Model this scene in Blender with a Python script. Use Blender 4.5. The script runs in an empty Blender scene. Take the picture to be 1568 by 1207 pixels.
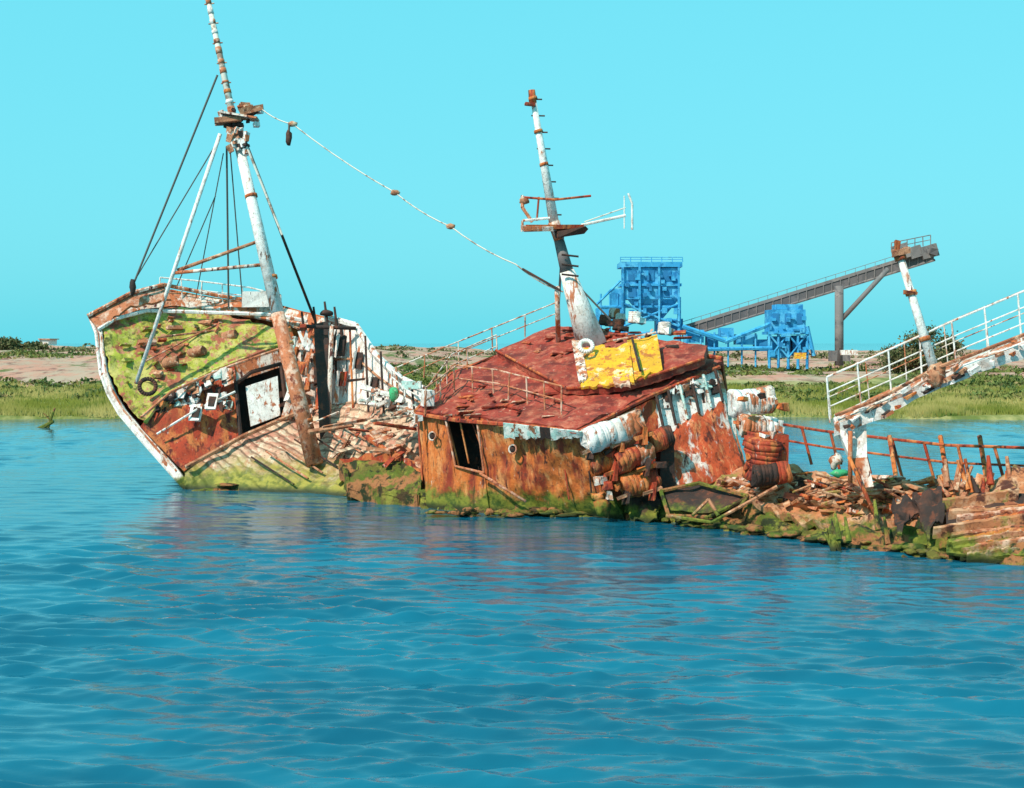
import bpy, math, random
import numpy as np
from mathutils import Vector, Matrix, noise
random.seed(7); rng=np.random.default_rng(5)
F=2178.0; CH=6.0
def K(u,v,d):            # survey bearing + range (m) -> world metres
    return Vector(((u-784)*d/F, d, CH-(v-525)*d/F))
def KL(l): return [K(*p) for p in l]
sc=bpy.context.scene
# ---------------------------------------------------------------- materials
def new_mat(name):
    m=bpy.data.materials.new(name); m.use_nodes=True
    nt=m.node_tree; b=nt.nodes['Principled BSDF']; return m,nt,b
def nz(nt,scale,detail=5,rough=0.6,stretch=(1,1,1),off=0,dist=0):
    tc=nt.nodes.new('ShaderNodeTexCoord'); mp=nt.nodes.new('ShaderNodeMapping')
    mp.inputs['Scale'].default_value=stretch; mp.inputs['Location'].default_value=(off,off*1.7,off*.6)
    n=nt.nodes.new('ShaderNodeTexNoise'); n.inputs['Scale'].default_value=scale
    n.inputs['Detail'].default_value=detail; n.inputs['Roughness'].default_value=rough; n.inputs['Distortion'].default_value=dist
    nt.links.new(tc.outputs['Object'],mp.inputs[0]); nt.links.new(mp.outputs[0],n.inputs['Vector'])
    return n.outputs['Fac']
def ramp(nt,src,lo,hi,a=0,b=1):
    r=nt.nodes.new('ShaderNodeMapRange'); r.inputs['From Min'].default_value=lo; r.inputs['From Max'].default_value=hi
    r.inputs['To Min'].default_value=a; r.inputs['To Max'].default_value=b
    r.interpolation_type='SMOOTHSTEP'
    nt.links.new(src,r.inputs['Value']); return r.outputs['Result']
def mix(nt,fac,a,b,bt='MIX'):
    m=nt.nodes.new('ShaderNodeMix'); m.data_type='RGBA'; m.blend_type=bt
    for s,x in ((m.inputs[0],fac),(m.inputs[6],a),(m.inputs[7],b)):
        if isinstance(x,(tuple,list)): s.default_value=(*x,1)
        elif isinstance(x,(int,float)): s.default_value=x
        else: nt.links.new(x,s)
    return m.outputs[2]
def layered(name,base,layers,algae=True,bump=0.5,rough=0.8,metal=0.0,alg_h=0.45,grime=.6,stain=.25):
    m,nt,b=new_mat(name); col=base
    for i,(c,scale,lo,hi,st) in enumerate(layers):
        col=mix(nt,ramp(nt,nz(nt,scale,5,0.66,st,off=3.1*i+len(name)),lo,hi),col,c)
    if grime and layers:
        col=mix(nt,ramp(nt,nz(nt,7,4,.75,(1.3,1.3,.8),off=40+len(name)),.53,.66,0,grime),col,(0.075,0.035,0.025))
        if stain: col=mix(nt,ramp(nt,nz(nt,.7,4,.7,off=60+len(name)),.47,.62,0,stain),col,(0.22,0.075,0.04))
    if algae:
        g=nt.nodes.new('ShaderNodeNewGeometry'); sp=nt.nodes.new('ShaderNodeSeparateXYZ')
        nt.links.new(g.outputs['Position'],sp.inputs[0])
        ad=nt.nodes.new('ShaderNodeMath'); ad.operation='MULTIPLY_ADD'
        nt.links.new(nz(nt,1.3,5,0.7,off=9),ad.inputs[0]); ad.inputs[1].default_value=-2.2
        nt.links.new(sp.outputs['Z'],ad.inputs[2])
        f=ramp(nt,ad.outputs[0],alg_h-1.1+0.35,alg_h-1.1-0.2)
        gc=mix(nt,ramp(nt,nz(nt,2.2,5,0.7,off=21),0.4,0.6),(0.04,0.075,0.012),(0.20,0.21,0.03))
        col=mix(nt,f,col,gc)
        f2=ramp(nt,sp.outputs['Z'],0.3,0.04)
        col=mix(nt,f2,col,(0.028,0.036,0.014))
    if isinstance(col,tuple): b.inputs['Base Color'].default_value=(*col,1)
    else: nt.links.new(col,b.inputs['Base Color'])
    b.inputs['Roughness'].default_value=rough; b.inputs['Metallic'].default_value=metal
    b.inputs['Specular IOR Level'].default_value=0.25
    if bump:
        bp=nt.nodes.new('ShaderNodeBump'); bp.inputs['Strength'].default_value=bump; bp.inputs['Distance'].default_value=0.09
        nt.links.new(nz(nt,5,6,0.75,off=5),bp.inputs['Height']); nt.links.new(bp.outputs[0],b.inputs['Normal'])
    return m
I=(1,1,1); VS=(2.0,2.0,0.5)
M={}
M['white']=layered('peeling_white_paint',(0.82,0.80,0.76),[((0.60,0.52,0.46),2.5,.48,.66,I),((0.44,0.15,0.07),1.6,.56,.63,VS),((0.09,0.04,0.03),3.2,.62,.69,VS)],grime=.45,stain=.12)
M['whiterust']=layered('white_paint_over_rust',(0.76,0.68,0.60),[((0.50,0.15,0.06),1.0,.45,.53,VS),((0.60,0.32,0.2),3.5,.52,.64,I),((0.10,0.03,0.025),2.4,.56,.63,VS)])
M['rust']=layered('orange_rust_steel',(0.58,0.155,0.035),[((0.72,0.32,0.12),1.5,.46,.66,VS),((0.27,0.04,0.02),0.8,.46,.62,VS),((0.68,0.50,0.38),4.2,.63,.70,VS),((0.05,0.02,0.018),3.0,.56,.67,(2.6,2.6,.35))],grime=.6,alg_h=.65)
M['redrust']=layered('red_rust_steel',(0.40,0.055,0.025),[((0.60,0.19,0.06),1.3,.46,.62,VS),((0.13,0.022,0.018),1.6,.52,.63,VS),((0.66,0.50,0.42),3.4,.63,.70,VS)],grime=.6)
M['paleredrust']=layered('paint_rusting_downwards',(0.72,0.62,0.56),[((0.52,0.085,0.03),.8,.38,.46,VS),((0.66,0.24,0.10),2.2,.52,.64,VS),((0.13,0.028,0.02),2.0,.55,.63,VS)],grime=.6)
M['roof']=layered('red_oxide_roof',(0.34,0.05,0.032),[((0.50,0.15,0.09),2.2,.46,.66,I),((0.16,0.025,0.02),1.1,.49,.64,I),((0.55,0.30,0.21),5.5,.61,.71,I)],algae=False,grime=.55,stain=.25)
M['moss']=layered('mossy_foredeck',(0.36,0.38,0.05),[((0.52,0.46,0.14),2.0,.44,.58,I),((0.38,0.11,0.065),0.8,.50,.57,I),((0.13,0.14,0.03),2.5,.54,.63,I),((0.50,0.22,0.14),3.6,.55,.63,I)],algae=False,stain=.1)
M['brown']=layered('weathered_timber',(0.48,0.22,0.12),[((0.30,0.10,0.05),2.4,.47,.58,I),((0.66,0.46,0.31),4,.54,.64,I),((0.07,0.035,0.02),3,.60,.66,I)])
M['debris']=layered('rotten_hull_timber',(0.48,0.19,0.085),[((0.64,0.38,0.23),1.8,.46,.62,I),((0.30,0.23,0.06),1.2,.55,.62,I),((0.09,0.03,0.02),1.6,.52,.62,I)],alg_h=.35)
M['yellow']=layered('faded_yellow_panel',(0.76,0.40,0.025),[((0.80,0.62,0.34),2.2,.55,.63,I),((0.50,0.16,0.035),1.8,.54,.61,I)],algae=False,grime=.55,stain=.2)
M['teal']=layered('pale_teal_paint',(0.38,0.58,0.53),[((0.72,0.74,0.68),2.5,.46,.56,I),((0.25,0.1,0.05),3,.56,.61,I)])
M['green']=layered('green_netting',(0.05,0.42,0.18),[((0.3,0.5,0.3),3,.5,.6,I)],algae=False)
M['dark']=layered('dark_scorched_steel',(0.04,0.028,0.025),[((0.14,0.05,0.03),2.5,.54,.64,I)])  # near-black: dark steel parts, and shade painted into gaps and openings
M['orange']=layered('rusted_mast_orange',(0.52,0.18,0.085),[((0.72,0.48,0.36),2.2,.46,.62,I),((0.22,0.055,0.03),3,.54,.64,I)])
M['algae']=layered('algae_covered_hull',(0.10,0.135,0.018),[((0.25,0.25,0.04),1.6,.48,.62,I),((0.36,0.15,0.06),0.8,.47,.55,I),((0.025,0.034,0.012),2.2,.50,.6,I)],algae=False,bump=1.0)
M['wire']=layered('weathered_rope',(0.12,0.11,0.10),[],algae=False,bump=0)
M['palewire']=layered('pale_rope',(0.66,0.62,0.54),[((0.3,0.2,0.15),2,.5,.6,I)],algae=False,bump=0,grime=0)
M['grey']=layered('grey_galvanised_steel',(0.18,0.165,0.165),[((0.24,0.21,0.20),0.5,.5,.6,I),((0.12,0.11,0.115),.8,.55,.62,I)],algae=False,bump=0,grime=0)
M['beltgrey']=layered('dark_belt_housing',(0.10,0.095,0.10),[((0.14,0.125,0.13),0.5,.5,.6,I)],algae=False,bump=0,grime=0)
M['blue']=layered('bright_blue_paint',(0.035,0.31,0.60),[((0.10,0.45,0.72),.5,.45,.62,I),((0.02,0.19,0.42),.9,.52,.62,I)],algae=False,bump=0.2,grime=0)  # plant blue, muted in the colour to stand in for distance haze
M['blued']=layered('shadowed_blue_steel',(0.02,0.17,0.38),[((0.03,0.24,0.48),.7,.5,.6,I)],algae=False,bump=0,grime=0)  # darker blue for inset panels and small details
def plank_mat():
    m,nt,b=new_mat('planked_deck')
    tc=nt.nodes.new('ShaderNodeTexCoord'); mp=nt.nodes.new('ShaderNodeMapping'); mp.inputs['Rotation'].default_value=(0,0,math.radians(-55))
    w=nt.nodes.new('ShaderNodeTexWave'); w.inputs['Scale'].default_value=1.1; w.inputs['Distortion'].default_value=2.2; w.inputs['Detail'].default_value=4
    nt.links.new(tc.outputs['Object'],mp.inputs[0]); nt.links.new(mp.outputs[0],w.inputs[0])
    c=mix(nt,ramp(nt,nz(nt,1.2,5,.65),.42,.6),(0.58,0.39,0.26),(0.48,0.21,0.14))
    c=mix(nt,ramp(nt,nz(nt,3.,5,.65,off=4),.5,.62),c,(0.66,0.55,0.40))
    c=mix(nt,ramp(nt,w.outputs['Fac'],.25,.05,0,.75),c,(0.14,0.07,0.04))
    c=mix(nt,ramp(nt,nz(nt,6,5,.7,off=14),.54,.64,0,.7),c,(0.10,0.06,0.03))
    g=nt.nodes.new('ShaderNodeNewGeometry'); sp=nt.nodes.new('ShaderNodeSeparateXYZ'); nt.links.new(g.outputs['Position'],sp.inputs[0])
    ad=nt.nodes.new('ShaderNodeMath'); ad.operation='MULTIPLY_ADD'
    nt.links.new(nz(nt,.9,5,.7,off=9),ad.inputs[0]); ad.inputs[1].default_value=-2.5; nt.links.new(sp.outputs['Z'],ad.inputs[2])
    c=mix(nt,ramp(nt,ad.outputs[0],.2,-.9),c,mix(nt,ramp(nt,nz(nt,2,5,.7),.42,.6),(0.32,0.29,0.05),(0.13,0.15,0.025)))
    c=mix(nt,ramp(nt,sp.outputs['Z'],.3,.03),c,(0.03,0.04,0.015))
    nt.links.new(c,b.inputs['Base Color']); b.inputs['Roughness'].default_value=.85
    bp=nt.nodes.new('ShaderNodeBump'); bp.inputs['Distance'].default_value=.05; nt.links.new(w.outputs['Fac'],bp.inputs['Height']); nt.links.new(bp.outputs[0],b.inputs['Normal'])
    return m
M['plank']=plank_mat()
# ---------------------------------------------------------------- mesh builder
class MB:
    def __init__(s,name,mats,parent=None,smooth=False):
        s.n=name; s.m=mats; s.V=[]; s.Fc=[]; s.I=[]; s.S=[]; s.p=parent; s.sm=smooth
    def mi(s,k):
        if k not in s.m: s.m.append(k)
        return s.m.index(k)
    def add(s,vs,fs,k,sm=False):
        o=len(s.V); s.V+= [tuple(v) for v in vs]; i=s.mi(k)
        for f in fs: s.Fc.append([a+o for a in f]); s.I.append(i); s.S.append(sm and len(f)<6)
    def tube(s,p,q,r0,r1=None,k='white',seg=8):
        p=Vector(p);q=Vector(q); r1=r0 if r1 is None else r1
        a=(q-p)
        if a.length<1e-5: return
        a.normalize(); x=a.orthogonal().normalized(); y=a.cross(x)
        vs=[]
        for c,r in ((p,r0),(q,r1)):
            for i in range(seg):
                t=2*math.pi*i/seg; vs.append(c+x*(r*math.cos(t))+y*(r*math.sin(t)))
        fs=[(i,(i+1)%seg,seg+(i+1)%seg,seg+i) for i in range(seg)]
        fs+= [tuple(range(seg))[::-1],tuple(range(seg,2*seg))]
        s.add(vs,fs,k,seg>=8)
    def path(s,pts,r,k,seg=6,r1=None):
        n=len(pts)-1
        for i in range(n):
            ra=r if r1 is None else r+(r1-r)*i/n; rb=r if r1 is None else r+(r1-r)*(i+1)/n
            s.tube(pts[i],pts[i+1],ra,rb,k,seg)
    def box(s,c,X,Y,Z,k,jit=0.0):
        c=Vector(c); vs=[]
        for a in(-.5,.5):
            for b in(-.5,.5):
                for e in(-.5,.5):
                    vs.append(c+X*a+Y*b+Z*e+Vector([random.uniform(-jit,jit) for _ in range(3)]))
        s.add(vs,[(0,1,3,2),(4,6,7,5),(0,4,5,1),(2,3,7,6),(0,2,6,4),(1,5,7,3)],k)
    def rbox(s,c,dx,dy,dz,k,rot=0,tilt=0,roll=0,jit=0.03):
        R=Matrix.Rotation(rot,3,'Z')@Matrix.Rotation(tilt,3,'X')@Matrix.Rotation(roll,3,'Y')
        s.box(c,R@Vector((dx,0,0)),R@Vector((0,dy,0)),R@Vector((0,0,dz)),k,jit)
    def loft(s,A,B,k,nu=24,nv=12,rough=0.05,th=0.08,rag0=0,rag1=0,fs=1.2,sm=True):
        def rs(c,t):
            L=[(c[i+1]-c[i]).length for i in range(len(c)-1)]; T=sum(L); x=t*T
            for i,l in enumerate(L):
                if x<=l or i==len(L)-1: return c[i].lerp(c[i+1],min(1,x/l if l else 0))
                x-=l
        g=[]
        for i in range(nu+1):
            a=rs(A,i/nu); b=rs(B,i/nu)
            d=(b-a)
            if d.length>1e-6: d=d.normalized()
            e0=noise.noise(Vector((i*.55,3.3,a.x)))*rag0*2+random.uniform(-.4,.4)*rag0; e1=noise.noise(Vector((i*.55,7.3,b.y)))*rag1*2+random.uniform(-.4,.4)*rag1
            a=a+d*e0; b=b+d*e1
            g.append([a.lerp(b,j/nv) for j in range(nv+1)])
        nr=(g[-1][0]-g[0][0]).cross(g[0][-1]-g[0][0])
        if nr.length<1e-4: nr=(g[-1][nv]-g[0][nv]).cross(g[nu][0]-g[nu][-1])
        nr.normalize()
        if nr.y>0: nr=-nr
        lays=[]
        for lay in (0,1):
            L_=[]
            for i in range(nu+1):
                for j in range(nv+1):
                    p=g[i][j]; h=noise.fractal(p*fs,0.9,2.0,4)*rough
                    L_.append(p+nr*(h-lay*th))
            lays.append(L_)
        W=nv+1; f0=[];f1=[]
        for i in range(nu):
            for j in range(nv):
                q=(i*W+j,(i+1)*W+j,(i+1)*W+j+1,i*W+j+1); f0.append(q); f1.append(q[::-1])
        s.add(lays[0],f0,k,sm); s.add(lays[1],f1,k,sm)
        ed=[i*W for i in range(nu+1)]+[nu*W+j for j in range(1,nv+1)]+[i*W+nv for i in range(nu-1,-1,-1)]+[j for j in range(nv-1,0,-1)]
        n=len(ed); vs=[lays[0][e] for e in ed]+[lays[1][e] for e in ed]
        s.add(vs,[(i,(i+1)%n,n+(i+1)%n,n+i) for i in range(n)],k)
    def ring(s,c,nrm,R,r,k,seg=20):
        nrm=Vector(nrm).normalized(); x=nrm.orthogonal().normalized(); y=nrm.cross(x)
        P=[Vector(c)+x*R*math.cos(2*math.pi*i/seg)+y*R*math.sin(2*math.pi*i/seg) for i in range(seg+1)]
        s.path(P,r,k,8)
    def blob(s,c,rx,ry,rz,k,n=2,rough=.2):
        import bmesh
        bm=bmesh.new(); bmesh.ops.create_icosphere(bm,subdivisions=n,radius=1)
        vs=[]
        for v in bm.verts:
            h=1+noise.noise(v.co*1.7+Vector(c))*rough*2
            vs.append(Vector(c)+Vector((v.co.x*rx*h,v.co.y*ry*h,v.co.z*rz*h)))
        bm.verts.index_update()
        fs=[[v.index for v in f.verts] for f in bm.faces]; bm.free(); s.add(vs,fs,k,True)
    def drum(s,c,ax,R,h,k,k2=None,dent=.14):
        ax=Vector(ax).normalized(); c=Vector(c); o=len(s.V)
        pr=[(-.5,.1),(-.5,.85),(-.46,1),(-.3,1),(-.2,1),(-.17,1.05),(-.12,1.0),(0,1),(.14,1),(.17,1.05),(.21,1),(.35,1),(.46,1),(.5,.85),(.5,.1)]
        for a,b in zip(pr,pr[1:]): s.tube(c+ax*h*a[0],c+ax*h*b[0]+ax*.001,R*a[1],R*b[1],k if a[0]<0.1 or not k2 else k2,18)
        for i in range(o,len(s.V)):
            p=Vector(s.V[i]); s.V[i]=tuple(p+(p-c)*noise.fractal(p*1.6,.9,2,3)*dent*1.6)
    def rail(s,top,down,npost,r,k,mids=(0.5,)):
        s.path(top,r,k)
        for m in mids: s.path([p+down*m for p in top],r*.8,k)
        L=[(top[i+1]-top[i]).length for i in range(len(top)-1)];T=sum(L)
        for i in range(npost):
            x=T*i/(npost-1)
            for j,l in enumerate(L):
                if x<=l+1e-4 or j==len(L)-1:
                    p=top[j].lerp(top[j+1],min(1,x/l)); break
                x-=l
            s.tube(p,p+down*1.02+Vector((random.uniform(-.05,.05),0,0)),r,r,k,6)
    def done(s):
        me=bpy.data.meshes.new(s.n); me.from_pydata(s.V,[],s.Fc)
        for k in s.m: me.materials.append(M[k])
        me.polygons.foreach_set('material_index',s.I)
        me.polygons.foreach_set('use_smooth',s.S)
        me.update(); o=bpy.data.objects.new(s.n,me); sc.collection.objects.link(o)
        if s.p: o.parent=s.p
        return o
def empty(n):
    e=bpy.data.objects.new(n,None); sc.collection.objects.link(e); return e
def plane3(A,B,C):
    A,B,C=K(*A),K(*B),K(*C); n=(B-A).cross(C-A).normalized()
    if n.z<0: n=-n
    e=Vector((0,0,CH))
    def f(u,v,off=0):
        r=K(u,v,1)-e; t=(A-e).dot(n)/r.dot(n); return e+r*t+n*off
    return f
RP=plane3((636,630,52.2),(882,656,47.4),(862,506,57.8))
ship=empty('shipwrecked_fishing_trawler')
def sagpts(a,b,n,sag):
    return [a.lerp(b,i/n)-Vector((0,0,sag*4*(i/n)*(1-i/n))) for i in range(n+1)]
# ================= BOW =================
b=MB('bow_hull',[],ship)
near=KL([(138,487,61.5),(147,510,61),(150,540,60.6),(154,572,60.2),(165,603,59.9),(182,633,59.6),(215,672,59.2),(262,725,58.7),(290,756,58.2)])
nearI=KL([(145,492,61.4),(155,512,61),(160,540,60.6),(164,570,60.1),(175,600,59.8),(192,628,59.5),(225,666,59.1),(270,716,58.6),(296,750,58.1)])
farT=KL([(138,487,61.5),(165,470,62),(205,452,63),(262,446,63.6),(330,458,63.8),(430,470,63.3),(500,488,62.3)])
farB=KL([(160,495,61.3),(180,486,61.9),(215,474,62.7),(265,468,63.2),(335,476,63.4),(430,492,62.9),(500,520,61.9)])
keel=KL([(150,500,62.0),(185,560,65),(230,640,66.5),(290,720,67),(360,790,67),(450,830,66),(520,850,65)])
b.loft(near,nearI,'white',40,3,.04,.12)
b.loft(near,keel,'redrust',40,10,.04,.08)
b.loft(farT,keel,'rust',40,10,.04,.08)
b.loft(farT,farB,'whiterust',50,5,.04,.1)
b.loft(KL([(134,484,61.2),(200,450,61.9),(250,436,62.4)]),KL([(150,503,60.9),(200,470,61.6),(262,459,62.1)]),'orange',16,5,.03,.15,rag1=.1)
b.path(KL([(134,484,61.1),(200,449,61.8),(250,436,62.3),(330,452,63),(420,466,63)]),.09,'whiterust')
b.path(KL([(150,505,60.8),(178,488,61.4),(225,476,62.2),(300,478,62.6),(420,482,62.6),(470,492,62.2)]),.09,'white')
b.path(near,.08,'white')
b.path([p+Vector((.25,-.1,.1)) for p in near[:-1]],.05,'whiterust')
bt=KL([(500,488,62.3),(545,500,61),(575,545,59.5),(612,580,58),(650,598,56.2)])
bb=KL([(505,640,61.2),(550,618,60),(585,622,58.8),(615,630,57.4),(650,650,55.5)])
b.loft(bt,bb,'white',40,16,.05,.1,rag0=.04)
b.path([p+Vector((0,-.1,.05)) for p in bt],.14,'white')
b.path([a.lerp(c,.42)+Vector((0,-.12,0)) for a,c in zip(bt,bb)],.05,'brown')
for (u,v,d,w_,h_) in [(522,530,60.9,.5,.9),(548,552,60.2,.45,.7),(523,580,60.7,.5,.6),(572,585,59.2,.45,.4),(598,600,58.1,.4,.3)]:
    b.rbox(K(u,v,d),w_,.1,h_,random.choice(['dark','redrust']),-.6,-.2)
    b.rbox(K(u-6,v,d-.1),.08,.1,h_*1.1,'white',-.6,-.2)
for i in range(6):
    t=i/5; u=512+t*118
    v0=500+max(0,(u-545))*1.02; b.tube(K(u,v0,61.7-t*5.4),K(u+5,628+8*t,60.9-t*5.2),.05,.05,random.choice(['white','dark','rust','brown']),6)
for i in range(20):
    u=random.uniform(545,655); v=585+(u-545)*.3+random.uniform(-4,26)
    b.rbox(K(u,v,58.8-(u-545)*.028),random.uniform(.15,.8),.15,random.uniform(.05,.22),random.choice(['white','whiterust','dark','brown','teal','white']),random.uniform(-1,1),-.3,random.uniform(-.5,.5))
b.done()
b=MB('forecastle_deck',[],ship)
b.loft(KL([(158,497,61.1),(163,530,60.6),(172,566,60.1),(192,612,59.6),(222,648,59.1)]),
       KL([(160,495,61.3),(200,480,62.2),(265,470,63.1),(335,478,63.3),(450,512,62.6)]),'moss',40,50,.16,.1,fs=2)
b.path(KL([(222,648,58.9),(250,606,59.6),(330,566,60.9),(450,520,62.3)]),.09,'moss')
FP=plane3((163,530,60.6),(222,648,59.1),(335,478,63.3))
for i in range(60):
    u=random.uniform(190,430); v=random.uniform(490,590)-(u-190)*.05
    if v>600-(u-220)*.33 or (u<230 and v<500): continue
    b.rbox(FP(u,v,.05),random.uniform(.15,.8),random.uniform(.08,.3),random.uniform(.05,.16),random.choice(['moss','moss','moss','redrust','brown','orange']),random.uniform(0,3),random.uniform(-.9,-.4))
b.ring(K(226,592,58.9),(0.3,-1,.3),.33,.09,'dark')
for (u,v) in [(262,560),(300,545),(350,520)]:
    b.drum(FP(u,v,.3),(.8,-.3,.2),.22,.7,'brown')
b.path([FP(240,520,.15),FP(400,500,.15)],.05,'brown'); b.path([FP(215,560,.15),FP(330,500,.15)],.04,'orange')
b.done()
b=MB('forecastle_bulkhead',[],ship)
b.loft(KL([(215,655,59.0),(250,606,59.6),(358,556,61.1)]),KL([(282,722,58.3),(310,700,58.8),(372,668,59.8)]),'redrust',24,14,.12,.1)
b.loft(KL([(358,556,61.1),(432,527,62.1)]),KL([(360,585,60.9),(436,560,61.9)]),'whiterust',12,5,.05,.1)
b.loft(KL([(432,527,62.1),(500,500,62.3)]),KL([(440,640,60.8),(505,622,61.2)]),'whiterust',12,12,.1,.1)
b.loft(KL([(350,570,61.8),(445,540,63)]),KL([(365,670,61),(450,640,61.8)]),'dark',6,6,.05,.05)
b.loft(KL([(376,592,60.7),(425,576,61.3)]),KL([(384,653,60.1),(429,636,60.7)]),'white',8,8,.05,.08)
b.path(KL([(368,668,59.6),(361,588,60.6),(385,570,60.9),(430,557,61.6),(440,640,60.5)]),.09,'dark')
b.path(KL([(284,716,58.1),(372,668,59.4),(478,622,60.7)]),.10,'brown')
b.path(KL([(215,640,58.7),(262,600,59.2),(340,565,60.2),(440,530,61.4)]),.06,'orange')
b.path(KL([(240,665,58.5),(300,628,59),(360,600,60)]),.05,'white')
for i in range(110):
    u=random.uniform(232,354); t=random.random()
    v=(612-(u-240)*.45)*(1-t)+(690-(u-240)*.42)*t
    k=random.choice(['white','whiterust','white','teal','dark','dark','brown']) if 262<u and t<.7 else random.choice(['redrust','dark','redrust','rust','brown','dark'])
    b.rbox(K(u,v,59.3+(u-240)*.008),random.uniform(.1,.45),random.uniform(.05,.15),random.uniform(.08,.5),k,random.uniform(-.6,.3),-.4,random.uniform(-.5,.3),.06)
for (u,v) in [(300,632),(324,615)]:
    b.rbox(K(u,v,59.1),.5,.12,.7,'white',-.3,-.4)
    b.rbox(K(u,v,59.0),.3,.08,.42,'dark',-.3,-.4)
for i in range(50):
    u=random.uniform(440,515); v=random.uniform(500,650)
    b.rbox(K(u,v,61.3-(v-500)*.006),random.uniform(.08,.4),random.uniform(.1,.2),random.uniform(.2,.9),random.choice(['white','dark','dark','rust','teal','whiterust','redrust','white']),random.uniform(-.6,.3),-.3,random.uniform(-.3,.3),.06)
b.loft(KL([(480,495,61.2),(502,492,61.2)]),KL([(490,672,58.6),(506,650,59)]),'dark',5,12,.12,.1)  # dark patch painting the shade of a gap beside the bulkhead
b.tube(K(508,500,60.5),K(503,640,59.5),.10,.10,'whiterust')
b.tube(K(470,500,60.5),K(545,503,60.5),.08,.08,'dark')
for (u,v) in [(462,478),(480,470),(497,462),(512,470),(520,488)]:
    b.tube(K(u,v,61.5),K(u+4,v+32,61.4),.05,.07,'dark',6)
b.blob(K(500,480,61.5),.3,.3,.15,'dark')
b.done()
b=MB('main_deck',[],ship)
b.loft(KL([(284,716,58.5),(372,668,59.9),(478,622,61.2),(560,612,60),(650,640,56.4)]),
       KL([(285,765,57.9),(380,758,57.4),(470,762,56.6),(560,775,54.6),(660,815,51)]),'plank',60,30,.14,.15,rag1=.1,fs=1.6)
hc=KL([(520,712,55.6),(600,700,55.2),(652,728,53),(640,768,51.9),(535,752,54)])
for i in range(5):
    p,q=hc[i],hc[(i+1)%5]; b.loft([p+Vector((0,0,.25)),q+Vector((0,0,.25))],[p-Vector((0,0,.4)),q-Vector((0,0,.4))],'redrust' if i<2 else 'algae',12,4,.12,.12,rag0=.15,rag1=.15)
b.loft([hc[0],hc[1],hc[2]],[hc[4],hc[3],hc[3]],'algae',14,10,.3,.05)
for i in range(42):
    u=random.uniform(515,655); v=random.uniform(620,712)
    d=58.7-(u-520)*.03
    p=K(u,v,d-(v-640)*.02); q=K(u+random.uniform(-90,70),v+random.uniform(-10,45),d-1.6)
    m_=(q-p); m_.normalize(); s_=m_.cross(Vector((0,-.5,.8))).normalized()
    b.box((p+q)/2,(q-p)*random.uniform(.4,1),s_*random.uniform(.08,.25),m_.cross(s_)*.07,random.choice(['orange','brown','whiterust','redrust','plank','plank','debris']),.04)
for i in range(7):
    b.tube(K(385+i*22,700-i*9,58.6),K(450+i*22,742-i*9,57.0),.045,.045,random.choice(['brown','orange','dark']),6)
b.blob(K(603,603,57),.2,.2,.3,'green')
for i in range(34):
    u=random.uniform(300,650); b.blob(K(u,750+max(0,u-480)*.2+random.uniform(-8,8),57.8-max(0,u-480)*.035),random.uniform(.2,.6),.3,random.uniform(.06,.18),'algae',2,.35)
b.done()
# ================= FOREMAST =================
b=MB('foremast',[],ship)
foot=K(482,712,57.6); mid=K(425,480,58.6); hd=K(362,205,60)
b.tube(foot,mid,.36,.29,'orange',14); b.tube(mid,hd,.28,.20,'white',14)
for t in (.12,.35,.55,.8):
    p=foot.lerp(hd,t); b.tube(p,p+(hd-foot).normalized()*.14,.37-.13*t,.37-.13*t,'rust',14)
top=K(317,-8,61)
b.tube(hd,top,.16,.10,'palewire',10)
for i in range(14):
    t=i/14; p=hd.lerp(top,t); b.tube(p,p+(top-hd).normalized()*random.uniform(.1,.35),.175-.06*t,.175-.06*t,random.choice(['rust','orange','white','brown']),10)
    if i%2: b.tube(p-Vector((.2,0,0)),p+Vector((.22,0,.05)),.03,.03,'brown',5)
b.rbox(K(366,178,59.9),1.5,1.1,.14,'whiterust',.1,0,.16,.06)
b.rbox(K(350,184,59.6),1.1,.3,.2,'brown',.2,0,-.1,.05); b.rbox(K(385,168,59.6),1.0,.3,.22,'brown',.1,0,-.25,.05)
for i in range(32):
    b.rbox(K(random.uniform(336,396),random.uniform(160,192),59.8),random.uniform(.1,.35),random.uniform(.1,.5),random.uniform(.06,.22),random.choice(['brown','dark','white','whiterust']),random.uniform(0,3),0,random.uniform(-.5,.5))
for i in range(24):
    b.rbox(K(random.uniform(352,378),random.uniform(192,236),59.6),random.uniform(.1,.25),.3,random.uniform(.1,.35),random.choice(['brown','dark','whiterust','white']),random.uniform(0,3),0,random.uniform(-.5,.5))
b.done()
b=MB('foremast_rigging',[],ship)
b.tube(K(337,205,59.8),K(208,588,59.2),.085,.085,'white',8)
b.tube(K(374,212,59.8),K(482,490,61.5),.06,.06,'dark',8)
b.tube(K(378,225,59.6),K(432,360,59.3),.05,.05,'palewire',6)
b.tube(K(333,115,60.4),K(204,436,61.5),.05,.05,'wire',6)
b.tube(K(336,212,60),K(207,428,61.9),.03,.03,'wire',6)
b.tube(K(347,225,60),K(350,470,63),.045,.045,'wire',6)
b.tube(K(352,225,60),K(372,470,63),.03,.03,'wire',6)
b.tube(K(342,235,60),K(300,455,63.3),.025,.025,'wire',6)
b.tube(K(330,300,60),K(270,440,63.3),.025,.025,'wire',6)
b.tube(K(272,414,59.6),K(400,368,59.2),.08,.07,'brown',8)
b.tube(K(268,418,59.5),K(408,405,59.1),.075,.075,'whiterust',8)
b.blob(K(203,440,61.4),.14,.14,.4,'dark')
P=KL([(398,165,59.6),(448,190,59),(605,295,57.2),(690,347,56.2),(790,405,55),(862,447,54)])
for a,c in zip(P,P[1:]): b.path(sagpts(a,c,5,.12),.028,'palewire',5)
for q,r in((1,.12),(2,.12),(3,.12)): b.blob(P[q],r*1.6,r,r,'brown')
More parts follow.
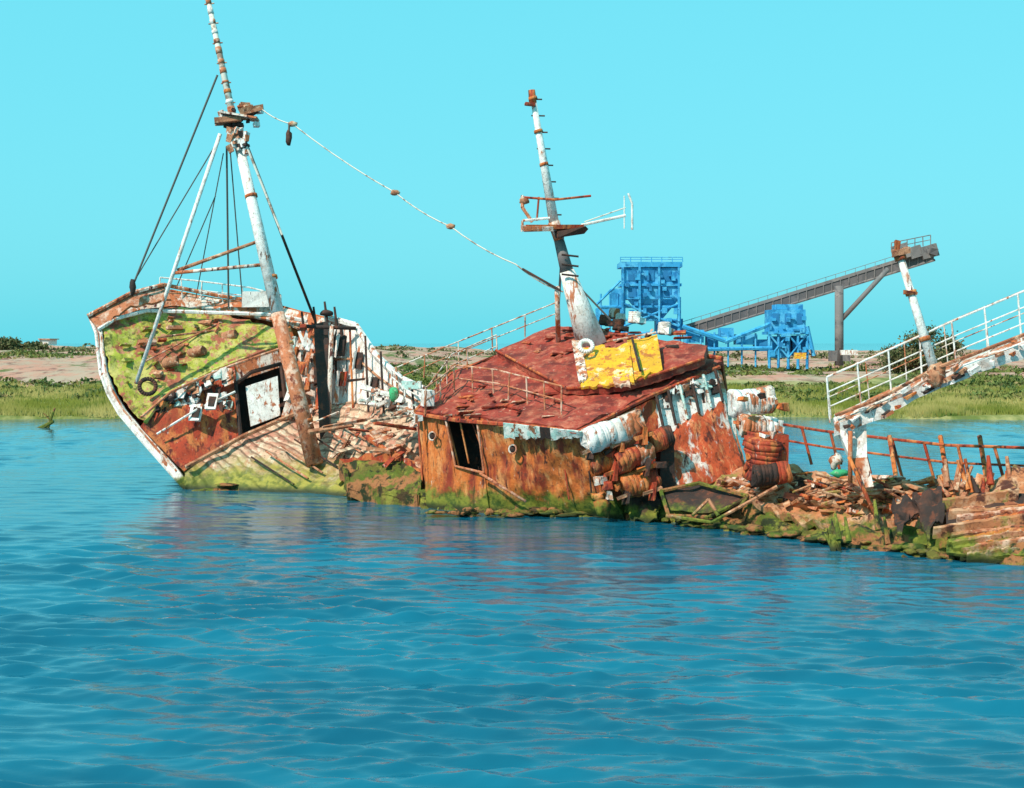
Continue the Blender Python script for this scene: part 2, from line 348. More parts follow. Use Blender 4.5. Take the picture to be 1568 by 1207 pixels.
b.tube(K(443,188,59),K(442,208,59),.05,.05,'wire',6); b.blob(K(442,211,59),.13,.13,.35,'dark')
b.tube(K(800,412,54.8),K(858,445,54),.05,.05,'dark',6)
b.done()
b=MB('foredeck_railing',[],ship)
b.rail(KL([(245,425,63.3),(300,430,63.6),(380,440,63.5),(430,452,63.2)]),Vector((0,0,-.8)),7,.035,'white')
b.rbox(K(396,458,63),1.4,.5,.7,'white',.1)
b.done()
# ================= DECKHOUSE =================
b=MB('deckhouse_walls',[],ship)
b.loft(KL([(640,636,52.2),(682,641,51.25)]),KL([(656,792,51.6),(706,792,50.9)]),'rust',12,26,.08,.12,fs=1.5)
b.loft(KL([(682,634,51.2),(730,640,50.3)]),KL([(682,643,51.2),(730,648,50.3)]),'redrust',6,3,.03,.12)
b.loft(KL([(730,640,50.3),(800,648,48.9),(882,658,47.6)]),KL([(750,800,50.4),(850,802,49.6),(962,806,48.4)]),'rust',60,34,.12,.12,fs=1.5)
b.loft(KL([(696,714,51),(741,724,50.3)]),KL([(704,800,50.9),(752,805,50.2)]),'rust',5,10,.06,.12)
b.path(KL([(682,641,51.1),(697,714,50.9),(741,724,50.1),(730,642,50.1)]),.04,'orange')
b.loft(KL([(684,640,53),(760,640,52)]),KL([(690,740,53),(770,740,52)]),'dark',3,3,.02,.05)  # near-black sheet behind the doorway, interior shade put in as colour
b.tube(K(735,725,50.0),K(805,768,49.0),.05,.05,'orange')
for (u,v,d) in [(662,668,51.4),(785,688,49.4)]:
    n=Vector((-.5,-.8,.1)); b.ring(K(u,v,d-.12),n,.15,.03,'whiterust'); b.blob(K(u,v,d-.02),.14,.05,.14,'dark',2,0)
b.path(KL([(638,634,52),(700,644,50.7),(800,652,48.7),(884,662,47.3),(930,640,48),(1000,605,49.5),(1102,562,51.3)]),.08,'redrust')
for i in range(15):
    u=770+i*8; 
    b.loft(KL([(u,648+i*.9,49.2-i*.13-.2),(u+8,649+i*.9,49.1-i*.13-.2)]),KL([(u+2,671+random.uniform(-3,4),49.35-i*.13-.2),(u+10,671+random.uniform(-3,4),49.25-i*.13-.2)]),random.choice(['teal','teal','teal','dark']),2,3,.02,.05)
for i in range(14):
    u=648+i*19; d=51.8-i*.28
    b.tube(K(u,645+i,d-.06),K(u+random.uniform(10,18),random.uniform(690,765),d-.04),.035,.03,random.choice(['redrust','rust','dark','redrust']),6)
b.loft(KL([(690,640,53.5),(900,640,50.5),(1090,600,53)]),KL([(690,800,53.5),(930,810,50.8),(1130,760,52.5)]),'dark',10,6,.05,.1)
b.loft(KL([(642,636,52.3),(690,580,55.2),(860,512,57.8)]),KL([(650,790,52.6),(700,740,57),(860,720,60)]),'redrust',14,8,.08,.1)
b.loft(KL([(860,512,57.8),(1105,552,51.8)]),KL([(860,720,60),(1130,740,53)]),'redrust',14,8,.08,.1)
b.loft(KL([(1000,612,49.8),(1040,588,50.4),(1095,566,51.2)]),KL([(1012,668,49.2),(1060,650,49.8),(1108,622,50.6)]),'white',24,12,.08,.12,rag0=.05)
b.loft(KL([(1012,662,49.1),(1060,642,49.7),(1108,618,50.5)]),KL([(1030,752,48),(1080,742,48.6),(1142,722,49.6)]),'paleredrust',30,24,.12,.12,rag0=.15,fs=1.5)
b.loft(KL([(884,662,47.8),(940,640,48.6),(1003,610,49.6)]),KL([(950,790,48.6),(985,785,48.9),(1024,760,49.2)]),'redrust',16,20,.12,.12)
b.loft(KL([(1096,566,51.2),(1104,568,51.4)]),KL([(1120,720,49.8),(1142,715,50)]),'whiterust',3,12,.04,.2)
for i in range(6):
    u=1005+i*18; b.tube(K(u,606-i*8,49.5+i*.28),K(u+12,660-i*9,49+i*.28),.06,.05,random.choice(['white','dark','teal']),6)
for i in range(40):
    t=random.random(); u=985+t*105; v=612-t*42+random.uniform(0,54)
    b.rbox(K(u+10,v,49.6+t*1.2-.05),random.uniform(.1,.35),.1,random.uniform(.1,.35),random.choice(['white','white','whiterust','dark','teal','dark']),.5,-.3,random.uniform(-.15,.15),.05)
b.done()
b=MB('deckhouse_liferaft_canisters',[],ship)
def can(u,v,d,L,R,k,k2,ax=(.85,.25,.28)):
    b.drum(K(u,v,d),ax,R,L,k,k2)
can(938,662,47.4,2.0,.44,'white','whiterust'); can(968,700,47.5,1.3,.38,'redrust','whiterust'); can(980,738,47.7,1.3,.42,'rust','redrust')
can(930,705,47.7,1.2,.36,'rust','redrust'); can(1012,672,48,.8,.38,'redrust','dark')
b.done()
b=MB('canister_cradles',[],ship)
b.rbox(K(985,768,48.4),1.2,.6,.7,'dark',.4); b.rbox(K(1018,715,48.3),.5,.5,1.6,'dark',.3)  # dark base block; upright dark box paints the shaded gap
for (u,v) in [(905,690),(950,678),(985,668),(940,722),(990,716),(960,758),(1000,752)]:
    b.rbox(K(u,v,47.35),.12,.4,.6,random.choice(['rust','dark','redrust']),.3,-.1,.1,.04)
    b.rbox(K(u,v,47.25),.7,.12,.1,random.choice(['rust','dark','brown']),.3,0,-.28,.04)
for i in range(10):
    b.rbox(K(random.uniform(900,1015),random.uniform(685,760),47.4),random.uniform(.1,.5),.3,random.uniform(.06,.3),random.choice(['rust','redrust','whiterust','dark']),random.random(),-.1,random.uniform(-.5,.1),.06)
b.done()
b=MB('deckhouse_roof',[],ship)
b.loft(KL([(636,630,52.2),(690,573,55.2),(862,506,57.8)]),KL([(882,656,47.4),(1000,602,49.6),(1106,553,51.7)]),'roof',60,60,.12,.16,fs=1.3)
b.path([RP(636,630),RP(690,573),RP(862,506),RP(1106,549)],.08,'redrust')
up2=[RP(762,548,.28),RP(850,507,.28),RP(1085,540,.28)]; lo2=[RP(868,606,.28),RP(960,600,.28),RP(1080,560,.28)]
b.loft(up2,lo2,'roof',34,24,.10,.28,fs=1.5)
b.path(lo2,.05,'redrust'); b.path([RP(762,548,.32),RP(868,606,.32)],.05,'redrust')
for i in range(60):
    s=random.random(); t=random.random()
    u=775+s*110+t*180; v=546-s*33+t*48-t*s*40
    b.rbox(RP(u,v,.33),random.uniform(.1,.8),random.uniform(.05,.3),random.uniform(.03,.10),random.choice(['roof','roof','redrust','orange','roof','dark']),random.uniform(0,3),-.5)
for i in range(30):
    u=random.uniform(680,860); v=random.uniform(590,640)
    b.rbox(RP(u,v,.05),random.uniform(.1,.9),random.uniform(.05,.2),.05,random.choice(['roof','redrust','orange','roof']),random.uniform(0,3),-.45)
for (u,v,a,k) in [(930,508,.4,'dark'),(950,516,.4,'dark'),(975,505,.45,'white'),(1020,522,.45,'white'),(892,516,.4,'whiterust'),(945,498,.4,'whiterust')]:
    b.drum(RP(u,v,.5),(.1,.1,1),a*.55,a,k); b.rbox(RP(u+8,v+3,.42),a,a*.5,a*.5,k,random.random(),-.2,.1,.05)
b.rbox(K(655,610,52.2),.4,.4,.6,'white',.3); b.rbox(K(630,590,53.5),.8,.1,.3,'teal',-.4)
b.rbox(K(640,640,51.8),.25,.3,.25,'white',.3)
b.done()
b=MB('yellow_hatch_panels',[],ship)
def pan(q,k,o0=.8,o1=.35,th=.1):
    P=[RP(*x,o0 if i<2 else o1) for i,x in enumerate(q)]; b.loft([P[0],P[1]],[P[3],P[2]],k,10,8,.10,th,rag0=.06,rag1=.08,fs=2)
pan([(884,562),(932,558),(938,602),(892,606)],'yellow'); pan([(930,568),(970,560),(974,600),(936,604)],'yellow',.85,.4)
pan([(966,553),(1012,544),(1017,580),(972,597)],'yellow',.82,.38); pan([(882,556),(896,554),(904,598),(890,604)],'whiterust',.9,.5)
pan([(940,592),(966,588),(968,606),(944,608)],'orange',.5,.4)
b.ring(RP(906,573,1.1),(0,-1,.6),.24,.08,'white')
b.path([RP(975,556,1.0),RP(985,592,.6)],.05,'dark'); b.path([RP(936,560,.95),RP(1012,548,1.0)],.035,'whiterust')
b.done()
b=MB('deckhouse_railing',[],ship)
zz=Vector((0,0,1.0))
b.rail([RP(652,636)+zz,RP(700,596)+zz*.9,RP(760,604)+zz*.9,RP(860,636)+zz],Vector((0,0,-.98)),9,.032,'orange')
b.rail([RP(652,634)+zz*.9,RP(692,578)+zz*.9,RP(760,548)+zz*.9],Vector((0,0,-.9)),5,.03,'whiterust')
b.rail(KL([(600,566,57.5),(680,532,58),(760,500,58.2),(855,462,58.4)]),Vector((0,0,-.9)),6,.028,'whiterust')
b.rail(KL([(600,566,57.5),(622,585,55.5),(652,600,54)]),Vector((0,0,-.6)),3,.04,'white')
b.done()
# ================= AFT MAST =================
b=MB('aft_mast',[],ship)
f0=K(907,530,54.6); f1=K(868,415,54.4); f2=K(856,368,54.4); f3=K(848,340,54.4); f4=K(814,138,54.4)
b.tube(f0,f1,.60,.28,'white',16); b.tube(f1,f2,.26,.20,'grey',12); b.tube(f2,f3,.20,.24,'whiterust',12)
b.tube(f3,f4,.20,.10,'white',12)
b.rbox(K(848,350,54.3),2.2,1.2,.14,'redrust',.1,0,-.02,.05); b.rbox(K(875,354,53.9),1.1,.7,.25,'dark',.1,0,-.2,.08)
b.rbox(K(822,350,53.8),1.1,.5,.2,'whiterust',.1,0,0,.05)
b.path(KL([(800,352,53.7),(800,338,53.7),(842,334,53.7)]),.05,'white')
for i in range(8):
    p=f3.lerp(f4,i/8+.05); b.tube(p-Vector((.18,0,-.03)),p+Vector((.34,0,.02)),.03,.03,'dark',5)
    if i%2: b.tube(p,p+Vector((-.03,0,.12)),.18,.17,'rust',10)
b.tube(f4,K(816,158,54.4),.13,.15,'redrust',8); b.rbox(K(812,160,54.2),.4,.2,.12,'redrust'); 
for v in (390,405,420): b.tube(K(860,v,54),K(886,v+3,54),.04,.04,'dark',5)
b.done()
b=MB('aft_mast_aerials',[],ship)
b.path(KL([(798,302,54.3),(850,306,54.2),(905,300,54.3)]),.045,'redrust'); b.path(KL([(800,300,54.3),(800,318,54.1),(815,340,54)]),.07,'whiterust')
b.path(KL([(825,302,54.3),(822,338,54)]),.04,'rust'); b.blob(K(803,308,54.2),.2,.15,.13,'brown')
b.path(KL([(890,345,54.3),(958,330,54.3)]),.055,'white'); b.path(KL([(962,296,54.3),(968,312,54.3),(968,352,54.3)]),.045,'white'); b.path(KL([(956,300,54.3),(956,350,54.3)]),.025,'white')
b.path(KL([(895,340,54.3),(958,318,54.3)]),.025,'palewire')
b.tube(K(868,420,54.2),K(935,490,54.6),.04,.04,'wire',6); b.tube(K(862,360,54.2),K(852,520,56.5),.05,.05,'grey',6)
b.tube(K(853,440,54.2),K(855,525,55.6),.10,.10,'whiterust',8)
b.done()
# ================= AFT WINCH STACK =================
b=MB('aft_winch_drums',[],ship)
b.drum(K(1150,616,47.2),(.9,.2,.1),.45,1.3,'white','whiterust'); b.drum(K(1160,655,46.6),(.9,.2,-.1),.40,1.2,'whiterust','white')
b.drum(K(1168,702,46),(.1,-.1,1),.60,1.3,'redrust','redrust'); b.drum(K(1163,672,46.3),(.05,-.1,1),.5,.5,'redrust')
b.drum(K(1180,725,45.6),(.95,.1,.1),.36,1.2,'dark','redrust')
b.done()
b=MB('aft_winch_frame',[],ship)
b.rbox(K(1190,690,46),.5,.6,1.1,'redrust',.2); b.rbox(K(1140,640,47),.3,.3,1.2,'white',.2)
for i in range(22):
    b.rbox(K(random.uniform(1125,1200),random.uniform(605,735),45.8),random.uniform(.1,.4),.2,random.uniform(.06,.25),random.choice(['white','dark','redrust','rust','whiterust']),random.random(),0,random.uniform(-.4,.4),.04)
b.done()
# ================= AFTER HULL =================
b=MB('after_hull',[],ship)
topc=KL([(640,748,52.6),(720,766,51),(800,776,50),(900,782,49.3),(960,776,49),(1020,752,48.6),(1110,748,47.6),(1150,766,46.5),(1230,794,44.6),(1290,806,43),(1400,806,41.2),(1480,806,40.3),(1700,806,37)])
botc=KL([(648,800,50.8),(720,806,50),(800,808,49.2),(900,812,48.4),(960,818,47.6),(1020,822,46.9),(1110,826,45.9),(1150,832,45),(1230,860,42.4),(1290,876,40.8),(1400,885,39.3),(1480,890,38.6),(1700,900,36)])
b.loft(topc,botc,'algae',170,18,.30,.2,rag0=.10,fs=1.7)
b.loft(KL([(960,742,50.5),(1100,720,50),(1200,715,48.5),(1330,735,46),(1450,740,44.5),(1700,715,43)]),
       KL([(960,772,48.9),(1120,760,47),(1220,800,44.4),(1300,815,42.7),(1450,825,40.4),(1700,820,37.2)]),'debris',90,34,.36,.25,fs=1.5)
b.loft(KL([(1018,752,47.4),(1070,742,47.7),(1140,760,46.4)]),KL([(1024,782,46.9),(1080,786,46.4),(1125,776,46.0)]),'dark',10,6,.15,.05)  # near-black sheet, shade of the hull cavity put in as colour
b.path(KL([(1012,752,47.2),(1070,740,47.4),(1145,760,46),(1128,784,45.6)]),.07,'algae'); b.path(KL([(1012,752,47.2),(1024,790,46.4),(1085,792,45.9),(1145,762,46)]),.07,'algae')
b.path(KL([(1060,790,45.8),(1085,765,46),(1100,790,45.6)]),.06,'brown')
b.path(KL([(1020,790,46.2),(1090,800,45.6),(1190,745,45.4)]),.06,'brown')
for c in [[(1365,770,41.3),(1405,752,41.6),(1420,770,41),(1375,820,40.2)],[(1400,760,41.2),(1440,742,41.5),(1446,790,40.4),(1420,815,40)],[(958,762,48.4),(1010,760,48),(1006,795,47.2),(965,798,47.6)],[(1262,812,41.6),(1284,808,41.6),(1290,845,40.8),(1275,850,40.8)]]:  # dark patches standing in for shaded gaps in the hull
    q=KL(c); b.loft([q[0],q[1]],[q[3],q[2]],'dark',10,10,.3,.08,rag0=.15,rag1=.15,fs=2.2)
DP=plane3((1100,720,50),(1450,740,44.5),(1300,815,42.7))
for i in range(170):
    t=random.random(); u=1120+t*330
    v=738+random.random()*72*(.4+.6*t)
    b.rbox(DP(u,v,random.uniform(.02,.22)),random.uniform(.2,1.4),random.uniform(.06,.3),random.uniform(.04,.14),random.choice(['debris','brown','orange','whiterust','debris','redrust','rust','debris','dark']),random.uniform(-1.4,1.4),random.uniform(-.6,.2),random.uniform(-.4,.4),.06)
for i in range(40):
    t=random.random(); u=1120+t*330; v=745+t*40+random.uniform(-15,30)
    p=DP(u,v,.35); b.tube(p,p+Vector((random.uniform(-1.3,1.3),random.uniform(-.4,.4),random.uniform(-.3,.4))),.05,.035,random.choice(['brown','debris','orange','rust']),6)
for i in range(110):
    t=random.random(); u=655+t*800; wl=13068/(792+max(0,(u-950))*.13-525)
    b.blob(Vector(((u-784)*wl/F,wl+random.uniform(-.1,.6),random.uniform(-.05,.2))),random.uniform(.1,.4),random.uniform(.15,.4),random.uniform(.04,.14),random.choice(['algae','algae','debris']),2,.3)
for (u,v,h) in [(1345,800,45),(1360,822,40),(1285,815,38),(1300,818,36)]:
    b.tube(K(u,v+12,40.8),K(u-6,v-h+10,41.2),.09,.04,'algae',7)
b.blob(K(922,778,47.4),.28,.2,.3,'redrust',2,.4); b.blob(K(918,762,47.8),.25,.2,.2,'rust',2,.4)
b.blob(K(1285,725,43.2),.25,.2,.12,'green',2,.4); b.blob(K(1280,706,43.6),.2,.2,.22,'whiterust',2,.5)
b.done()
b=MB('stern_timbers',[],ship)
for i in range(20):
    r=i/20; v=754+r*92; d=40.6-r*1.9
    u0=1438+random.uniform(-10,60)+abs(r-.5)*20
    n=9; sl=random.uniform(-60,-14); e=random.choice([1760,1760,1600,1560]); A=[K(u0+(e-u0)*j/n, v+18+sl*j/n*(e-u0)/300, d-j*.16*(e-u0)/300) for j in range(n+1)]
    w=Vector((0,-.05,.08+random.random()*.10))
    b.loft([p+w for p in A],[p-w for p in A],random.choice(['brown','orange','rust','debris','rust','redrust']),24,3,.07,.16,rag0=.03,rag1=.03)
for i in range(40):
    u=random.uniform(1440,1640); v=random.uniform(715,760)
    b.tube(K(u,v+25,41.5),K(u+random.uniform(-22,22),v-random.uniform(0,30),41.8),random.uniform(.05,.12),.05,random.choice(['rust','redrust','dark','brown']),6)
b.loft(KL([(1440,742,43),(1700,705,41)]),KL([(1440,800,40.6),(1700,790,38.6)]),'debris',26,10,.4,.2,rag0=.4)
b.loft(KL([(1450,775,40.9),(1760,730,38.9)]),KL([(1450,850,39.1),(1760,850,36.9)]),'dark',16,8,.2,.1)
b.done()
# ================= STERN GANTRY =================
b=MB('stern_gantry',[],ship)
b.loft(KL([(1276,640,43),(1326,632,42.9)]),KL([(1302,702,42.6),(1328,700,42.5)]),'white',8,10,.04,.45)
b.loft(KL([(1302,702,42.6),(1328,700,42.5)]),KL([(1318,748,42.3),(1338,745,42.2)]),'whiterust',6,8,.04,.35)
b.tube(K(1300,700,42.3),K(1345,800,41.5),.06,.06,'rust',8); b.tube(K(1302,660,42.5),K(1302,740,42.4),.07,.07,'whiterust',8)
boom=KL([(1278,650,42.9),(1345,625,42.3),(1428,580,41.5),(1500,553,40.8),(1600,515,40),(1720,470,39)])
b.loft(boom,[p+Vector((0,.1,-.38)) for p in boom],'white',40,4,.06,.4,rag1=.05)
b.path([p+Vector((0,-.1,.28)) for p in boom],.055,'brown'); 
for i in range(44):
    t=random.uniform(.05,.95); j=min(4,int(t*5)); p=boom[j].lerp(boom[j+1],t*5-j)
    b.rbox(p+Vector((0,-.12,random.uniform(-.35,.25))),random.uniform(.1,.4),.15,random.uniform(.04,.12),random.choice(['dark','brown','whiterust','white','rust']),.3,0,-.5)
b.loft(KL([(1278,636,43.6),(1428,566,42.6),(1720,455,40.6)]),KL([(1278,650,42.9),(1428,580,41.5),(1720,470,39)]),'whiterust',24,4,.05,.08)
b.done()
b=MB('gantry_walkway_railing',[],ship)
rt=KL([(1266,578,43.2),(1370,532,42.4),(1470,487,41.6),(1568,446,40.8),(1720,385,39.8)])
b.rail(rt,Vector((.12,0,-1.35)),10,.028,'white',mids=(.33,.66))
b.rail([p+Vector((.3,1.3,0)) for p in rt],Vector((.1,0,-1.3)),8,.02,'whiterust',mids=(.5,))
b.done()
b=MB('gantry_mast',[],ship)
m0=K(1436,585,41.6); m1=K(1374,378,42)
b.tube(m0,m1,.15,.10,'white',12); 
for t in (.3,.64,.9): p=m0.lerp(m1,t); b.tube(p,p+(m1-m0).normalized()*.14,.17,.17,'rust',12)
b.rbox(K(1380,386,41.9),.5,.25,.2,'brown',.1,0,-.2); b.rbox(K(1394,448,41.8),.4,.2,.1,'redrust',0,0,.1); b.rbox(K(1374,378,41.9),.15,.15,.35,'rust')
b.blob(K(1432,575,41.3),.2,.2,.3,'brown',2,.6)
b.done()
b=MB('stern_railing',[],ship)
b.rail(KL([(1186,648,50),(1260,660,48.6),(1360,672,47),(1450,682,45.6),(1700,690,43)]),Vector((.3,-.1,-1.25)),11,.05,'redrust',mids=(.45,))
for u in (1362,1440,1500): b.tube(K(u,668,46.6),K(u+12,742,45.4),.08,.08,'rust',6)
b.done()

# ================= INDUSTRIAL PLANT ON THE FAR BANK =================
cv=empty('inclined_conveyor'); D=210
b=MB('conveyor_belt_truss',[],cv)
a0=K(1045,500,D+8); a1=K(1432,380,D)
dr=(a1-a0).normalized(); up=Vector((0,0,1)); sd=Vector((0,1,0))
L=(a1-a0).length
b.box((a0+a1)/2+sd*.95-up*.15,dr*L,sd*2.3,up*.45,'grey'); b.box((a0+a1)/2+sd*.95-up*1.0,dr*L*.99,sd*2.0,up*1.2,'beltgrey')
b.tube(a0-up*1.75,a1-up*1.75,.18,.18,'grey',6); b.tube(a0-up*1.75+sd*1.9,a1-up*1.75+sd*1.9,.18,.18,'grey',6)
for i in range(30):
    p=a0.lerp(a1,i/30); b.tube(p-sd*.12,p-sd*.12-up*1.75,.09,.09,'grey',5)
b.path([a0+up*.7,a1+up*.7],.04,'grey')
for i in range(26): p=a0.lerp(a1,i/26); b.tube(p,p+up*.7,.04,.04,'grey',4)
for (x0,x1,h) in [(1372,1392,2.2),(1392,1412,1.6),(1410,1436,1.9)]:
    p=(K(x0,388,D)+K(x1,383,D))/2; b.rbox(p+sd*.9,(x1-x0)*D/F,2.4,h,'grey',0,0,-.28,.1)
b.rbox(K(1428,386,D)+sd*.3,1.0,2.4,1.0,'beltgrey',0,0,.3,.1); b.rail([K(1365,372,D),K(1425,360,D)],Vector((0,0,-1.4)),6,.07,'grey')
b.done()
b=MB('conveyor_trestle',[],cv)
for off in(0,2):
    b.tube(K(1285,438,D+off),K(1285,560,D+off),.66,.66,'grey',8)
    b.tube(K(1288,490,D+off),K(1360,412,D+off),.36,.36,'grey',8)
for v in(460,490,520): b.tube(K(1285,v,D),K(1285,v,D+2),.3,.3,'grey',6)
b.rbox(K(1285,545,D+1),2.6,3,1.6,'grey')
b.done()
hp=empty('blue_aggregate_hopper')
b=MB('hopper_bin',[],hp); D2=215
def blk(u0,v0,u1,v1,d,dep,k,j=.03):
    p=K(u0,v0,d);q=K(u1,v1,d); b.box((p+q)/2+Vector((0,dep/2,0)),Vector((q.x-p.x,0,0)),Vector((0,dep,0)),Vector((0,0,p.z-q.z)),k,j)
blk(956,410,1040,458,D2,6,'blue'); blk(950,401,1045,409,D2-.4,6.8,'blue'); blk(951,434,1044,438,D2-.35,6.7,'blue')
for u in (952,978,1008,1038): blk(u,409,u+3,492,D2-.6,.4,'blue')
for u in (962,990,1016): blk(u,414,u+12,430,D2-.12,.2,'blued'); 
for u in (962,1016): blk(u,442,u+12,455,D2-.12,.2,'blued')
for i in range(26):
    u=random.uniform(955,1036); v=random.uniform(412,488); blk(u,v,u+random.uniform(2,9),v+random.uniform(2,10),D2-.7,.4,random.choice(['blue','blued','blue']))
A=KL([(960,458,D2),(1040,458,D2),(1040,458,D2+6),(960,458,D2+6)]); B=KL([(985,488,D2+2),(1015,488,D2+2),(1015,488,D2+4),(985,488,D2+4)])
b.add(A+B,[(0,1,5,4),(1,2,6,5),(2,3,7,6),(3,0,4,7),(4,5,6,7)],'blue')
b.done()
b=MB('hopper_frame',[],hp)
for u in (955,1040):
    for dd in (0,6): b.tube(K(u,455,D2+dd),K(u,570,D2+dd),.28,.28,'blue',6)
b.tube(K(955,465,D2-.3),K(1040,500,D2-.3),.18,.18,'blue',6); b.tube(K(1040,465,D2-.3),K(955,500,D2-.3),.18,.18,'blue',6)
for v in(470,490,510): b.tube(K(918,v,D2),K(1042,v,D2),.2,.2,'blue',6)
for u in(920,934,946): b.tube(K(u,450,D2),K(u,565,D2),.15,.15,'blue',6)
blk(913,472,952,492,D2,3,'blue'); blk(936,442,952,472,D2,3,'blue'); b.path(KL([(912,468,D2),(950,430,D2)]),.2,'blue')
blk(1005,488,1046,508,D2+1,3,'blued'); b.rail(KL([(950,394,D2),(1045,394,D2)]),Vector((0,0,-.7)),7,.06,'blue')
b.done()
sp_=empty('blue_screening_plant')
b=MB('screening_units',[],sp_); D3=209
blk(1180,474,1234,508,D3,5,'blue'); blk(1190,466,1230,474,D3+.3,4.4,'blue'); blk(1177,508,1238,512,D3-.4,5.6,'blue')
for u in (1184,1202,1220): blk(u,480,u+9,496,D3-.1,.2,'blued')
for u in (1178,1192,1207,1222,1236): 
    for dd in (0,5): b.tube(K(u,508,D3+dd),K(u,565,D3+dd),.22,.22,'blue',6)
for u in (1178,1207): b.tube(K(u,512,D3-.2),K(u+29,548,D3-.2),.14,.14,'blue',6); b.tube(K(u+29,512,D3-.2),K(u,548,D3-.2),.14,.14,'blue',6)
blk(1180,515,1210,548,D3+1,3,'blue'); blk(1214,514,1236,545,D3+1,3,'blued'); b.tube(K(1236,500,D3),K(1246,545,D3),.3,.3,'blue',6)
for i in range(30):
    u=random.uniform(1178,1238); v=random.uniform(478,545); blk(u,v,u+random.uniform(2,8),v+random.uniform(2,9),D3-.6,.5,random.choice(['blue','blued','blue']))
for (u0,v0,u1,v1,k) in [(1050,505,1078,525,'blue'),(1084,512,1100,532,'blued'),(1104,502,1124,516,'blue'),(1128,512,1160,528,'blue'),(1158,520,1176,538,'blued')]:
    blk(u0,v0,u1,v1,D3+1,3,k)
for u in range(1052,1178,21): b.tube(K(u,508+abs(u-1110)*.05,D3+.5),K(u,562,D3+.5),.14,.14,'blue',6)
b.tube(K(1045,500,D3),K(1110,522,D3),.35,.35,'blue',6); b.tube(K(1110,524,D3),K(1180,496,D3),.35,.35,'blue',6); b.tube(K(1048,536,D3),K(1182,533,D3),.3,.3,'blue',6)
b.rbox(K(1225,545,D3-3),1.6,1,.9,'yellow'); b.rbox(K(1300,540,D3-3),2.4,1,.7,'white')
b.done()
# ================= LAND =================
def landz(x,y):
    edge=112+noise.noise(Vector((x*.03,1,0)))*5+noise.noise(Vector((x*.2,5,0)))*1.2
    t=(y-edge)
    if t<0: return max(-1.5,t*.25)
    z=.15+1.1*min(1,t/22)**.7+noise.fractal(Vector((x*.05,y*.05,0)),1,2,4)*.35*min(1,t/10)
    lf=min(1,max(0,(-x-8)/25))
    far=min(1,max(0,(y-140)/(80-30*lf))); z+=far*(.9+lf*1.3+noise.fractal(Vector((x*.025,y*.025,3)),1,2,5)*(1.1+.6*lf))
    if y>700: z=max(-1,z-(y-700)*.02)
    return z
xs=[];x=0.0
while x<1500: xs.append(x); x+=max(.9,x*.02)
xs=[-a for a in xs[:0:-1]]+xs
ys=[];y=104.0
while y<900: ys.append(y); y+=max(.6,(y-100)*.02)
V=[(x,y,landz(x,y)) for y in ys for x in xs]; W=len(xs)
Fs=[(j*W+i,j*W+i+1,(j+1)*W+i+1,(j+1)*W+i) for j in range(len(ys)-1) for i in range(W-1)]
me=bpy.data.meshes.new('ground'); me.from_pydata(V,[],Fs); me.polygons.foreach_set('use_smooth',[True]*len(Fs))
o=bpy.data.objects.new('ground',me); sc.collection.objects.link(o)
m,nt,bs=new_mat('salt_marsh_ground')
g=nt.nodes.new('ShaderNodeNewGeometry'); sp=nt.nodes.new('ShaderNodeSeparateXYZ'); nt.links.new(g.outputs['Position'],sp.inputs[0])
green=mix(nt,ramp(nt,nz(nt,.25,6,.65,(1,.3,1)),.42,.6),(0.13,0.16,0.04),(0.36,0.32,0.13))
earth=mix(nt,ramp(nt,nz(nt,.16,7,.75,(1,.4,1),off=3),.42,.58),(0.54,0.25,0.18),(0.46,0.33,0.24))
earth=mix(nt,ramp(nt,nz(nt,.4,7,.75,(1,.35,1),off=33),.51,.61),earth,(0.26,0.13,0.10))
ad=nt.nodes.new('ShaderNodeMath'); ad.operation='MULTIPLY_ADD'; nt.links.new(nz(nt,.05,6,.6,(1,.5,1),off=7),ad.inputs[0]); ad.inputs[1].default_value=90; nt.links.new(sp.outputs['Y'],ad.inputs[2])
ad2=nt.nodes.new('ShaderNodeMath'); ad2.operation='MULTIPLY_ADD'; nt.links.new(ramp(nt,sp.outputs['X'],-8,-30),ad2.inputs[0]); ad2.inputs[1].default_value=30; nt.links.new(ad.outputs[0],ad2.inputs[2])
c=mix(nt,ramp(nt,ad2.outputs[0],206,222),green,earth)
c=mix(nt,ramp(nt,nz(nt,.09,7,.7,(1,.4,1),off=13),.54,.60),c,(0.13,0.15,0.05))
nt.links.new(c,bs.inputs['Base Color']); bs.inputs['Roughness'].default_value=.95; bs.inputs['Specular IOR Level'].default_value=.1
me.materials.append(m)
def leafmat(name,c1,c2,c3,sc_=.5):
    m,nt,bs=new_mat(name)
    c=mix(nt,ramp(nt,nz(nt,sc_,4,.6),.4,.6),c1,c2); c=mix(nt,ramp(nt,nz(nt,sc_*3,4,.6,off=4),.55,.65),c,c3)
    nt.links.new(c,bs.inputs['Base Color']); bs.inputs['Roughness'].default_value=.8; bs.inputs['Specular IOR Level'].default_value=.15; return m
M['leaf']=leafmat('shrub_leaves',(0.08,0.12,0.035),(0.16,0.19,0.05),(0.26,0.20,0.09),.12)
M['grass']=leafmat('marsh_grass_blades',(0.18,0.21,0.035),(0.40,0.35,0.12),(0.09,0.14,0.025),.12)
M['tree']=leafmat('tree_leaves',(0.08,0.10,0.04),(0.14,0.15,0.065),(0.22,0.16,0.09),.5)
M['bark']=layered('tree_bark',(0.14,0.09,0.05),[],algae=False,bump=0)
